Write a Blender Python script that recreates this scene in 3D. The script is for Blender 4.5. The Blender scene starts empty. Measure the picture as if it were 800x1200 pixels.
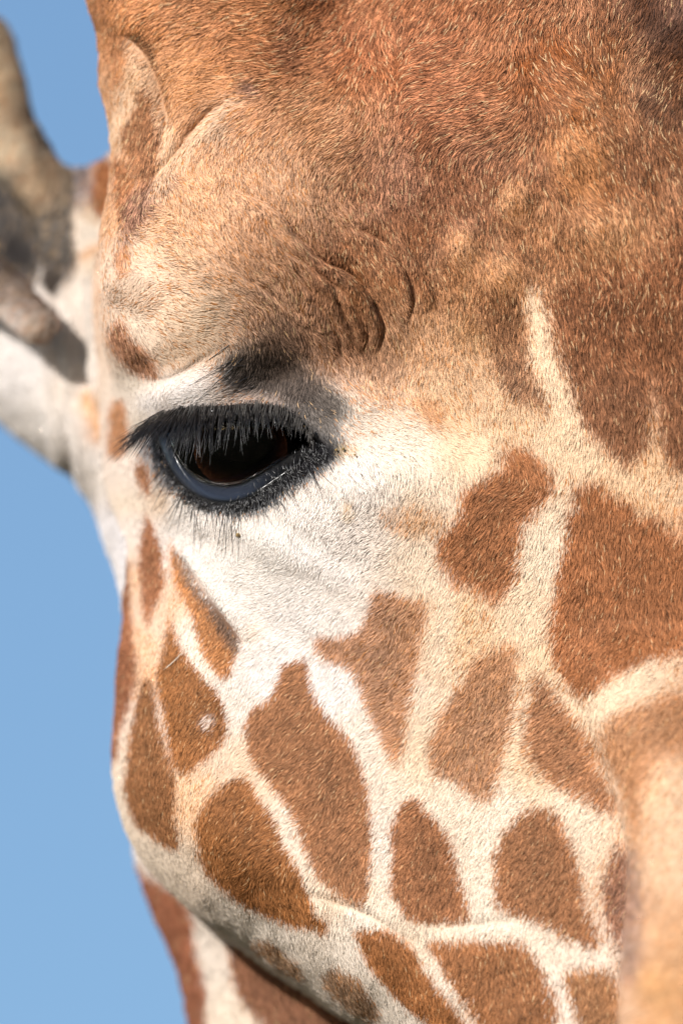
import bpy, math
import numpy as np
from mathutils import Vector, Matrix

# ------------------------------------------------------------------ camera, sky, sun, exposure
sc = bpy.context.scene
C = sc.collection
K = 3500.0            # modelling units per metre (one unit = 1/3500 m)
DIST = 5.0            # camera to the eye plane, metres
PITCH = math.radians(14)
EYE_H = 3.1
CAM = np.array([0.0, -DIST*math.cos(PITCH), EYE_H-DIST*math.sin(PITCH)])
FWD = np.array([0.0, math.cos(PITCH), math.sin(PITCH)])
RIGHT = np.array([1.0, 0.0, 0.0])
UP = np.cross(RIGHT, FWD)
cd = bpy.data.cameras.new('camera')
cam = bpy.data.objects.new('camera', cd); C.objects.link(cam); sc.camera = cam
cam.location = CAM
cam.rotation_euler = (math.pi/2+PITCH, 0, 0)
cd.sensor_fit = 'HORIZONTAL'; cd.sensor_width = 36
cd.lens = 36*DIST/(800/K)
cd.clip_start = 0.05; cd.clip_end = 5000
cd.dof.use_dof = True
cd.dof.focus_distance = DIST - 0.024
cd.dof.aperture_fstop = 6.0
cd.dof.aperture_blades = 9

SUN = np.array([-0.47, -0.83, 0.29]); SUN /= np.linalg.norm(SUN)     # towards the sun
elev = math.asin(SUN[2]); azim = math.atan2(SUN[0], SUN[1])          # azimuth from +Y towards +X
world = bpy.data.worlds.new('World'); sc.world = world; world.use_nodes = True
wn = world.node_tree
sky = wn.nodes.new('ShaderNodeTexSky'); sky.sky_type = 'NISHITA'; sky.sun_disc = False
sky.sun_elevation = elev; sky.sun_rotation = azim
sky.air_density = 1.0; sky.dust_density = 1.2; sky.ozone_density = 3.3; sky.altitude = 300
wn.links.new(sky.outputs[0], wn.nodes['Background'].inputs[0])
wn.nodes['Background'].inputs[1].default_value = 0.115
sl = bpy.data.lights.new('sun', 'SUN'); sl.energy = 5.0; sl.angle = math.radians(0.53); sl.color = (1, .962, .915)
so = bpy.data.objects.new('sun', sl); C.objects.link(so)
so.rotation_euler = Vector(SUN).to_track_quat('Z', 'Y').to_euler(); so.location = (-3, -4, 8)
vs = sc.view_settings; vs.view_transform = 'Standard'; vs.look = 'None'; vs.exposure = 0.19; vs.gamma = 1
vs.use_curve_mapping = False
sc.cycles.max_bounces = 8; sc.cycles.diffuse_bounces = 4; sc.cycles.transparent_max_bounces = 8
try:
    sc.cycles_curves.shape = 'RIBBONS'; sc.cycles_curves.subdivisions = 2
except Exception:
    pass
rng = np.random.default_rng(7)

# ------------------------------------------------------------------ maths helpers
def lin(c):
    c = np.asarray(c, float)/255.0
    return np.where(c <= 0.04045, c/12.92, ((c+0.055)/1.055)**2.4)

def to_world(P):
    """modelling space (x right, y down, w towards the camera) -> metres"""
    P = np.asarray(P, float)
    d = DIST-P[..., 2]/K
    s = d/DIST
    X = (P[..., 0]-400)/K*s; Y = (600-P[..., 1])/K*s
    return CAM+d[..., None]*FWD+X[..., None]*RIGHT+Y[..., None]*UP

def dir_world(n):
    return n[..., 0:1]*RIGHT-n[..., 1:2]*UP-n[..., 2:3]*FWD

def smooth_closed(pts, n=6):
    p = np.asarray(pts, float); N = len(p); out = []
    t = np.arange(n)/n
    for i in range(N):
        a, b, c, d = p[i-1], p[i], p[(i+1) % N], p[(i+2) % N]
        tt = t[:, None]
        out.append(0.5*((2*b)+(-a+c)*tt+(2*a-5*b+4*c-d)*tt**2+(-a+3*b-3*c+d)*tt**3))
    return np.concatenate(out)

def smooth_open(pts, n=8):
    p = np.asarray(pts, float); q = np.vstack([2*p[0]-p[1], p, 2*p[-1]-p[-2]]); out = []
    t = (np.arange(n)/n)[:, None]
    for i in range(1, len(q)-2):
        a, b, c, d = q[i-1], q[i], q[i+1], q[i+2]
        out.append(0.5*((2*b)+(-a+c)*t+(2*a-5*b+4*c-d)*t**2+(-a+3*b-3*c+d)*t**3))
    out.append(p[-1:]); return np.concatenate(out)

def seg_dist(x, y, a, b):
    vx, vy = b[0]-a[0], b[1]-a[1]; l2 = vx*vx+vy*vy+1e-9
    t = np.clip(((x-a[0])*vx+(y-a[1])*vy)/l2, 0, 1)
    return np.hypot(x-a[0]-t*vx, y-a[1]-t*vy)

def poly_sd(x, y, poly):
    """signed distance, positive inside"""
    d = np.full(x.shape, 1e9, np.float32); ins = np.zeros(x.shape, bool)
    N = len(poly)
    for i in range(N):
        a, b = poly[i], poly[(i+1) % N]
        d = np.minimum(d, seg_dist(x, y, a, b))
        if a[1] != b[1]:
            c = ((a[1] > y) != (b[1] > y)) & (x < (b[0]-a[0])*(y-a[1])/(b[1]-a[1])+a[0])
            ins ^= c
    return np.where(ins, d, -d)

def line_dist(x, y, pts):
    d = np.full(x.shape, 1e9)
    for i in range(len(pts)-1):
        d = np.minimum(d, seg_dist(x, y, pts[i], pts[i+1]))
    return d

def fold_dist(x, y, pts):
    """signed distance to an open line (positive on its left as drawn downwards) and the position along it"""
    d = np.full(x.shape, 1e9); sg = np.ones(x.shape); tt = np.zeros(x.shape); n = len(pts)-1
    for i in range(n):
        a, b = pts[i], pts[i+1]; vx, vy = b-a; l2 = vx*vx+vy*vy+1e-9
        t = ((x-a[0])*vx+(y-a[1])*vy)/l2; tc = np.clip(t, 0, 1)
        q = np.hypot(x-a[0]-tc*vx, y-a[1]-tc*vy); m = q < d
        d = np.where(m, q, d); sg = np.where(m, np.sign(vy*(a[0]-x)-vx*(a[1]-y)), sg); tt = np.where(m, (i+tc)/n, tt)
    return d*sg, tt

def sstep(a, b, x):
    t = np.clip((x-a)/(b-a), 0, 1); return t*t*(3-2*t)

_lat = np.random.default_rng(3).random((4, 64, 64, 64)).astype(np.float32)
def noise3(x, y, z, k=0):
    L = _lat[k % 4]
    xi = np.floor(x).astype(int); yi = np.floor(y).astype(int); zi = np.floor(z).astype(int)
    fx = x-xi; fy = y-yi; fz = z-zi
    fx = fx*fx*(3-2*fx); fy = fy*fy*(3-2*fy); fz = fz*fz*(3-2*fz)
    r = 0
    for a in (0, 1):
        for b in (0, 1):
            for c in (0, 1):
                r = r+L[(xi+a) & 63, (yi+b) & 63, (zi+c) & 63]*(fx if a else 1-fx)*(fy if b else 1-fy)*(fz if c else 1-fz)
    return r-0.5
def noise2(x, y, k=0): return noise3(x, y, np.full_like(np.asarray(x, float), 7.3+k*5.1), k)
def fbm(x, y, k=0): return noise2(x, y, k)+.5*noise2(x*2.1, y*2.1, k+1)+.25*noise2(x*4.3, y*4.3, k+2)

# ------------------------------------------------------------------ form of the head
# Each mass: an outline, an edge rounding R, a half depth T and the depth of its middle plane.
X0, X1, Y0, Y1, W0, W1, STEP = -300, 1180, -330, 1500, -640, 800, 6
gx = np.arange(X0, X1+1, STEP, dtype=np.float32); gy = np.arange(Y0, Y1+1, STEP, dtype=np.float32); gw = np.arange(W0, W1+1, STEP, dtype=np.float32)
GX, GY = np.meshgrid(gx, gy, indexing='ij')

class Mass:
    def __init__(s, outline, R, T, plane, k=30, smooth=True):
        s.poly = smooth_closed(outline) if smooth else np.asarray(outline, float)
        s.R, s.T, s.plane, s.k = R, T, plane, k
        s.d2 = poly_sd(GX, GY, s.poly).astype(np.float32)
    def f(s, x, y, w, d):
        e = np.maximum(1-d/s.R, 0)
        return (np.sqrt(e*e+((w-s.plane(x, y))/s.T)**2)-1)*min(s.R, s.T)

def ramp(a, b, v): return np.clip((v-a)/(b-a), 0, 1)

rear_head = Mass([(131, 560), (150, 640), (148, 720), (140, 760), (135, 830), (132, 890), (137, 935), (152, 982), (175, 1018), (203, 1047), (232, 1072), (262, 1092), (292, 1112), (325, 1138),
                  (362, 1164), (402, 1192), (440, 1216), (520, 1290), (640, 1390), (760, 1440), (900, 1400), (1000, 1200), (1000, 800), (900, 300), (600, 120), (300, 130), (180, 200), (130, 300), (124, 420)],
                 122, 240, lambda x, y: -225+.22*(x-150)+.17*(y-750)*(y > 750)-.20*np.clip(750-y, 0, 400), 34)
face = Mass([(268, 118), (232, 146), (206, 180), (182, 222), (160, 258), (143, 300), (128, 348), (121, 385), (127, 420), (140, 446), (151, 472), (158, 500), (166, 530), (176, 566), (191, 602), (211, 645),
             (238, 690), (268, 728), (300, 772), (350, 850), (430, 980), (520, 1120), (640, 1260), (800, 1330), (950, 1200), (1020, 800), (1000, 400), (900, 150), (700, 30), (480, 30), (350, 80)],
            120, 190, lambda x, y: -125+.15*(x-250)-.06*np.clip(y-650, 0, 900), 22)
nose = Mass([(600, 690), (640, 790), (680, 838), (704, 880), (722, 930), (734, 985), (736, 1040), (731, 1100), (726, 1180), (716, 1300), (700, 1400), (760, 1460), (900, 1470), (1060, 1400),
             (1120, 1100), (1110, 800), (1040, 560), (900, 430), (740, 440), (640, 560)],
            110, 150, lambda x, y: -22+.12*np.clip(x-700, 0, 400)+1.0*np.clip(y-720, 0, 440)+.25*np.clip(y-1140, 0, 300), 9)
cranium = Mass([(330, 60), (420, -30), (560, -110), (760, -150), (960, -100), (1090, 60), (1120, 320), (1050, 600), (820, 720), (560, 560), (360, 330), (290, 160)],
               200, 170, lambda x, y: -95+.13*(x-350)-.10*np.clip(250-y, 0, 600), 70)
horn = Mass([(70, -310), (86, -100), (103, 0), (112, 28), (117, 60), (117, 90), (121, 112), (128, 138), (131, 170), (132, 215), (136, 290), (190, 330), (300, 250), (370, 150), (400, 40), (400, -100), (380, -320), (220, -328)],
            105, 125, lambda x, y: -115+.10*(x-200)+.05*y, 60)
horn_far = Mass([(800, -310), (760, -100), (740, 20), (800, 150), (960, 180), (1080, 80), (1060, -100), (1040, -310)], 120, 120, lambda x, y: 20+.1*(y), 60)
ear_base = Mass([(58, 262), (68, 215), (84, 199), (104, 196), (122, 186), (150, 180), (220, 300), (260, 560), (230, 760), (170, 760), (149, 704), (136, 672), (122, 632), (104, 586), (86, 562), (58, 541), (26, 516),
                 (-6, 489), (-50, 450), (-90, 400), (-110, 350), (-60, 330), (0, 345), (40, 330)],
                70, 120, lambda x, y: -600+1.1*np.clip(x, -30, 100)+3.7*np.clip(x-100, 0, 48)+.18*np.clip(y-420, 0, 400), 26)
pinna = Mass([(-5, 30), (14, 66), (24, 104), (34, 142), (52, 174), (76, 200), (92, 240), (92, 320), (66, 400), (10, 430), (-90, 400), (-200, 330), (-270, 200), (-260, 60), (-140, -20)],
             40, 46, lambda x, y: -560+.45*np.clip(x, -300, 120), 14)
neck = Mass([(190, 900), (160, 985), (166, 1030), (182, 1075), (198, 1110), (212, 1150), (222, 1200), (232, 1260), (240, 1320), (240, 1480), (600, 1490), (900, 1480), (900, 900), (500, 700), (200, 700)],
            190, 230, lambda x, y: -420+0*x, 30)
MASSES = [rear_head, cranium, face, nose, horn, horn_far, ear_base, pinna, neck]
NAMES = ['rear_head', 'cranium', 'face', 'nose', 'horn', 'horn_far', 'ear_base', 'pinna', 'neck']

def capsule(x, y, w, pts):
    """tube of changing radius through (x, y, w, r) points: approximate distance"""
    best = None
    for a, b in zip(pts[:-1], pts[1:]):
        v = [b[i]-a[i] for i in range(3)]; l2 = sum(q*q for q in v)
        t = np.clip(((x-a[0])*v[0]+(y-a[1])*v[1]+(w-a[2])*v[2])/l2, 0, 1)
        d = np.sqrt((x-a[0]-t*v[0])**2+(y-a[1]-t*v[1])**2+(w-a[2]-t*v[2])**2)-(a[3]+(b[3]-a[3])*t)
        best = d if best is None else np.minimum(best, d)
    return best
EAR_RIM = [(-150, -10, -560, 30), (-24, 40, -540, 30), (-4, 100, -520, 31), (10, 148, -500, 30), (36, 200, -470, 34), (60, 240, -450, 38), (70, 300, -430, 34)]
EAR_FLAP = [(-220, 235, -500, 36), (-60, 300, -450, 30), (0, 334, -390, 26), (46, 378, -305, 21)]
EAR_HOLLOW = [(-260, 150, -470, 60), (-60, 210, -440, 50), (18, 262, -430, 32), (40, 300, -430, 24)]

def smin(a, b, k):
    h = np.clip(k-np.abs(a-b), 0, None)/k
    return np.minimum(a, b)-h*h*k*.25

def field_slab(xs):
    """combined field for the grid rows xs (index slice)"""
    x = GX[xs][:, :, None]; y = GY[xs][:, :, None]; w = gw[None, None, :]
    F = None
    for m in MASSES:
        if m is pinna: continue
        f = m.f(x, y, w, m.d2[xs][:, :, None])
        F = f if F is None else smin(F, f, m.k)
    p = pinna.f(x, y, w, pinna.d2[xs][:, :, None])
    if GX[xs].min() < 160:
        p = smin(p, capsule(x, y, w, EAR_RIM), 20)
        F = smin(F, p, 22)
        hol = capsule(x, y, w, EAR_HOLLOW)
        h = np.clip(16-np.abs(F+hol), 0, None)/16
        F = np.maximum(F, -hol)+h*h*4
        F = smin(F, capsule(x, y, w, EAR_FLAP), 18)
    else:
        F = smin(F, p, 22)
    return F.astype(np.float32)

F = np.concatenate([field_slab(slice(i, min(i+40, len(gx)))) for i in range(0, len(gx), 40)], 0)

def surface_nets(F):
    S = F < 0
    nx, ny, nz = F.shape
    cnt = np.zeros((nx-1, ny-1, nz-1), np.uint8)
    for a in (0, 1):
        for b in (0, 1):
            for c in (0, 1):
                cnt += S[a:nx-1+a, b:ny-1+b, c:nz-1+c]
    act = (cnt > 0) & (cnt < 8)
    I = np.argwhere(act); n = len(I)
    idx = np.full(act.shape, -1, np.int32); idx[act] = np.arange(n)
    acc = np.zeros((n, 3)); num = np.zeros(n)
    cor = [(a, b, c) for a in (0, 1) for b in (0, 1) for c in (0, 1)]
    val = {c: F[I[:, 0]+c[0], I[:, 1]+c[1], I[:, 2]+c[2]] for c in cor}
    for p in cor:
        for ax in range(3):
            if p[ax] == 0:
                q = list(p); q[ax] = 1; q = tuple(q)
                fa, fb = val[p], val[q]; m = (fa < 0) != (fb < 0)
                t = fa[m]/(fa[m]-fb[m]); pt = np.tile(np.array(p, float), (m.sum(), 1)); pt[:, ax] = t
                acc[m] += pt; num[m] += 1
    V = I+acc/num[:, None]
    quads = []
    for ax in range(3):
        sl0 = [slice(None)]*3; sl1 = [slice(None)]*3
        sl0[ax] = slice(0, -1); sl1[ax] = slice(1, None)
        A, B = S[tuple(sl0)], S[tuple(sl1)]
        E = np.argwhere(A != B); b, c = (ax+1) % 3, (ax+2) % 3
        ok = (E[:, b] > 0) & (E[:, c] > 0) & (E[:, b] < F.shape[b]-1) & (E[:, c] < F.shape[c]-1)
        E = E[ok]; flip = ~A[E[:, 0], E[:, 1], E[:, 2]]
        def g(db, dc):
            e = E.copy(); e[:, b] -= db; e[:, c] -= dc
            return idx[e[:, 0], e[:, 1], e[:, 2]]
        q = np.stack([g(1, 1), g(0, 1), g(0, 0), g(1, 0)], 1)
        q[flip] = q[flip][:, ::-1]
        quads.append(q)
    return V, np.concatenate(quads)

V, Q = surface_nets(F)
V = np.stack([X0+V[:, 0]*STEP, Y0+V[:, 1]*STEP, W0+V[:, 2]*STEP], 1)
# light smoothing removes the grid's facets
for it in range(3):
    s = np.zeros_like(V); n = np.zeros(len(V))
    for i in range(4):
        a, b = Q[:, i], Q[:, (i+1) % 4]
        for k in range(3):
            s[:, k] += np.bincount(a, V[b, k], len(V))+np.bincount(b, V[a, k], len(V))
        n += np.bincount(a, minlength=len(V))+np.bincount(b, minlength=len(V))
    V += 0.5*(s/n[:, None]-V)

# (the y axis points down and w towards the viewer, so the winding is checked below)
def quad_normals(V, Q):
    n = np.cross(V[Q[:, 2]]-V[Q[:, 0]], V[Q[:, 3]]-V[Q[:, 1]]); N = np.zeros_like(V)
    for i in range(4):
        for k in range(3): N[:, k] += np.bincount(Q[:, i], n[:, k], len(V))
    return N/(np.linalg.norm(N, axis=1)[:, None]+1e-9)

def subdivide(V, Q):
    n = len(V); fc = V[Q].mean(1)
    E = np.concatenate([np.stack([Q[:, i], Q[:, (i+1) % 4]], 1) for i in range(4)])
    Es = np.sort(E, 1); key = Es[:, 0].astype(np.int64)*n+Es[:, 1]
    u, first, inv = np.unique(key, return_index=True, return_inverse=True)
    ev = Es[first]; fcnt = np.bincount(inv); m = len(Q)
    fsum = np.stack([np.bincount(inv, np.tile(fc[:, k], 4)) for k in range(3)], 1)
    mid = (V[ev[:, 0]]+V[ev[:, 1]])/2; ep = np.where((fcnt == 2)[:, None], (mid+fsum/np.maximum(fcnt, 1)[:, None])/2, mid)
    # smoothed originals
    val = np.bincount(Q.ravel(), minlength=n).astype(float); val[val == 0] = 1
    Fa = np.stack([np.bincount(Q.ravel(), np.repeat(fc[:, k], 4), n) for k in range(3)], 1)/val[:, None]
    deg = np.bincount(ev.ravel(), minlength=n).astype(float); deg[deg == 0] = 1
    Ra = np.stack([np.bincount(ev.ravel(), np.repeat(mid[:, k], 2), n) for k in range(3)], 1)/deg[:, None]
    nv = np.where((val > 2)[:, None], (Fa+2*Ra+(val[:, None]-3)*V)/val[:, None], V)
    ei = inv.reshape(4, m).T+n; fi = np.arange(m)+n+len(ev)
    q = np.concatenate([np.stack([Q[:, i], ei[:, i], fi, ei[:, i-1]], 1) for i in range(4)])
    return np.concatenate([nv, ep, fc]), q

V, Q = subdivide(V, Q)
N = quad_normals(V, Q)
if (N[:, 2]*(V[:, 2]-np.median(V[:, 2]))).sum() < 0:      # outward normals in modelling space
    Q = Q[:, ::-1]; N = -N

# ------------------------------------------------------------------ which mass owns a point
def lookup(map2, x, y):
    fx = np.clip((x-X0)/STEP, 0, len(gx)-1.001); fy = np.clip((y-Y0)/STEP, 0, len(gy)-1.001)
    i = fx.astype(int); j = fy.astype(int); a = fx-i; b = fy-j
    return map2[i, j]*(1-a)*(1-b)+map2[i+1, j]*a*(1-b)+map2[i, j+1]*(1-a)*b+map2[i+1, j+1]*a*b
def owner(P):
    x, y, w = P[:, 0], P[:, 1], P[:, 2]
    fs = [m.f(x, y, w, lookup(m.d2, x, y)) for m in MASSES]
    fs[7] = np.minimum(fs[7], np.minimum(capsule(x, y, w, EAR_RIM), np.minimum(capsule(x, y, w, EAR_FLAP), np.where(capsule(x, y, w, EAR_HOLLOW) < 8, -8, 1e3))))
    return np.argmin(np.stack(fs, 0), 0)
OWN = owner(V)
HEAD = np.isin(OWN, [0, 1, 2, 3, 4, 5])

# ------------------------------------------------------------------ the eye's opening
LASH_LINE = smooth_open([(176, 503), (183, 490), (200, 482), (225, 478), (255, 476), (290, 473), (318, 474), (338, 481), (354, 494), (366, 506), (380, 519)])
LOWER_OUT = smooth_open([(182, 505), (190, 528), (203, 554), (222, 576), (245, 589), (270, 591), (295, 583), (320, 566), (342, 550), (362, 534), (380, 519)])
LOWER_IN = smooth_open([(190, 500), (199, 520), (211, 543), (231, 562), (256, 570), (281, 568), (306, 556), (330, 541), (350, 528), (372, 516)])
OPENING = np.concatenate([LASH_LINE, LOWER_OUT[::-1]])
# ------------------------------------------------------------------ relief: bumps, folds and hollows, along the normal
def gauss(x, y, cx, cy, rx, ry, ang=0):
    a = math.radians(ang); dx, dy = x-cx, y-cy
    u = (dx*math.cos(a)+dy*math.sin(a))/rx; v = (-dx*math.sin(a)+dy*math.cos(a))/ry
    return np.exp(-(u*u+v*v))
GROOVES = [  # points, width, depth
    ([(296, 226), (331, 244), (350, 270), (362, 284), (380, 303), (408, 317), (429, 338), (443, 363), (447, 380), (442, 410)], 6.5, 12),
    ([(405, 262), (436, 272), (460, 293), (478, 321), (484, 345), (478, 376)], 7, 7),
    ([(470, 270), (485, 296), (506, 335), (514, 356)], 7, 5),
    ([(308, 252), (324, 272), (341, 293), (362, 307), (390, 330), (404, 370), (414, 398)], 7, 6),
    ([(345, 312), (366, 338), (380, 366), (394, 392), (399, 412)], 7, 3.5),
    ([(318, 350), (340, 374), (360, 400), (374, 426)], 7, 3),
    ([(372, 316), (398, 332), (416, 356), (428, 384), (428, 410)], 7, 3),
    ([(270, 250), (296, 276), (316, 300), (336, 318)], 5, 5),
    ([(262, 300), (290, 322), (316, 340), (336, 360)], 5, 4),
    ([(276, 116), (245, 138), (225, 163), (210, 186), (186, 216)], 11, 6.5),
    ([(150, 34), (170, 60), (182, 84), (194, 118), (201, 140), (196, 172), (182, 214)], 9, 5),
    ([(272, 400), (248, 414), (228, 430), (204, 440), (180, 442)], 12, 2),
    ([(490, 1104), (462, 1088), (432, 1070), (400, 1057), (360, 1044)], 9, 3),
    ([(620, 1074), (590, 1078), (540, 1082), (490, 1085)], 13, 1.5),
    ([(290, 756), (268, 730), (238, 690), (212, 648)], 9, 6),
]
def relief(x, y):
    d = np.zeros(x.shape)
    for cx, cy, rx, ry, a, h in [
        (672, 175, 32, 50, 25, 17), (602, 228, 19, 26, 20, 13), (541, 284, 18, 24, 10, 11), (586, 317, 22, 24, 0, 11), (700, 265, 35, 24, 0, 9), (640, 145, 26, 20, 0, 4),
        (265, 275, 150, 95, -20, 54), (190, 370, 60, 55, 20, 20), (320, 440, 60, 36, -25, -26), (425, 425, 66, 46, -35, -26),
        (225, 455, 60, 24, -18, 14), (300, 640, 120, 60, 15, 5), (600, 395, 40, 60, 15, -12), (560, 430, 60, 70, 0, 6), (480, 560, 90, 60, 20, 10),
        (440, 365, 26, 50, -25, 4), (395, 340, 30, 30, -30, 3), (470, 345, 18, 40, -20, 3), (425, 90, 60, 60, 0, -8), (330, 70, 80, 60, 0, 8),
        (165, 20, 30, 25, 30, 14), (225, 120, 24, 60, 20, 8), (250, 160, 16, 40, 35, 9),
        (760, 280, 110, 160, 0, 10), (430, 1000, 60, 110, -20, 8), (270, 1000, 50, 70, -25, 8), (210, 830, 40, 80, 5, 5), (380, 900, 60, 90, -25, 6), (500, 1010, 40, 60, -10, 6), (640, 1020, 45, 70, -10, 6),
        (250, 1085, 90, 30, 38, 8)]:
        d += h*gauss(x, y, cx, cy, rx, ry, a)
    for pts, wd, dp in GROOVES:
        p = smooth_open(pts, 5)
        bx = (x > p[:, 0].min()-50) & (x < p[:, 0].max()+50) & (y > p[:, 1].min()-50) & (y < p[:, 1].max()+50)
        if not bx.any(): continue
        q, t = fold_dist(x[bx], y[bx], p)
        env = np.clip(np.sin(np.pi*np.clip(t, 0, 1)), 0, 1)**.6
        # a fold of skin: swells up to the crease on one side, drops sharply into it, rises slowly beyond
        dp *= 1.7; wd *= 1.3; d[bx] += env*dp*(np.where(q > 0, .75*np.exp(-np.abs(q)/(wd*2.2))*sstep(0, wd*.5, q), 0)-.55*np.exp(-(q/(wd*.55))**2)+np.where(q < 0, .22*np.exp(-((q+wd*2)/(wd*1.3))**2), 0))
    w1 = smooth_open(GROOVES[0][0], 5)
    bx = (np.abs(x-385) < 150) & (np.abs(y-335) < 130)
    if bx.any():
        q, t = fold_dist(x[bx], y[bx], w1); ph = (q+5*noise2(x[bx]/26, y[bx]/26, 3))/15.5
        sw = ph-np.floor(ph)                                           # a family of finer folds beside the main one
        d[bx] += 3.6*gauss(x[bx], y[bx], 380, 335, 90, 52, 50)*(sw**1.5*sstep(1, .86, sw)-.3)*(1+1.2*noise2(x[bx]/30, y[bx]/30, 1))
    # faint fine creases under the eye, and general unevenness of skin over muscle
    m = gauss(x, y, 345, 665, 110, 60, 20)
    d += m*2.2*np.sin((x*.45-y*.9)/9+3*noise2(x/40, y/40))
    d += 4*noise2(x/60, y/60, 1)+1.0*noise2(x/22, y/22, 2)
    # vertical folds of the thin skin between ear and cheek
    return d
def relief_ear(x, y):
    d = np.zeros(x.shape)
    for pts in ([(86, 150), (90, 300), (98, 420), (106, 500), (124, 700)], [(60, 300), (66, 440), (74, 500), (100, 660)], [(104, 150), (108, 280), (112, 400), (126, 480), (140, 700)]):
        q = line_dist(x, y, smooth_open(pts, 5)); d += -10*np.exp(-(q/6)**2)+4*np.exp(-((q-13)/8)**2)
    return d*1.0+2*noise2(x/40, y/90, 2)
# 1-unit-per-4 map of the front surface, used to set lashes, lids and crumbs on the skin
hx = np.arange(X0, X1+1, STEP)
inside = F < 0
top = len(gw)-1-np.argmax(inside[:, :, ::-1], 2)
any_in = inside.any(2); top = np.clip(top, 0, len(gw)-2)
I_, J_ = np.meshgrid(np.arange(len(gx)), np.arange(len(gy)), indexing='ij')
fa = F[I_, J_, top]; fb = F[I_, J_, top+1]
HM = np.where(any_in, gw[top]+STEP*np.clip(fa/(fa-fb+1e-9), 0, 1), -400).astype(float)
del F, inside
def skin_w(x, y):
    x = np.atleast_1d(np.asarray(x, float)); y = np.atleast_1d(np.asarray(y, float))
    return lookup(HM, x, y)+relief(x, y)

front = sstep(-.1, .5, N[:, 2])
sel = HEAD & (front > 0)
disp = np.zeros(len(V))
disp[sel] = relief(V[sel, 0], V[sel, 1])*front[sel]
e = (OWN == 6) & (front > 0)
disp[e] = relief_ear(V[e, 0], V[e, 1])*front[e]
V = V+N*disp[:, None]
# socket
nb = (V[:, 0] > 150) & (V[:, 0] < 410) & (V[:, 1] > 450) & (V[:, 1] < 620) & HEAD & (V[:, 2] > -60)
od = poly_sd(V[nb, 0], V[nb, 1], OPENING)
V[nb, 2] -= 80*sstep(0, 14, od)
N = quad_normals(V, Q)
EYE_W = float(skin_w(275, 590)[0])

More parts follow.
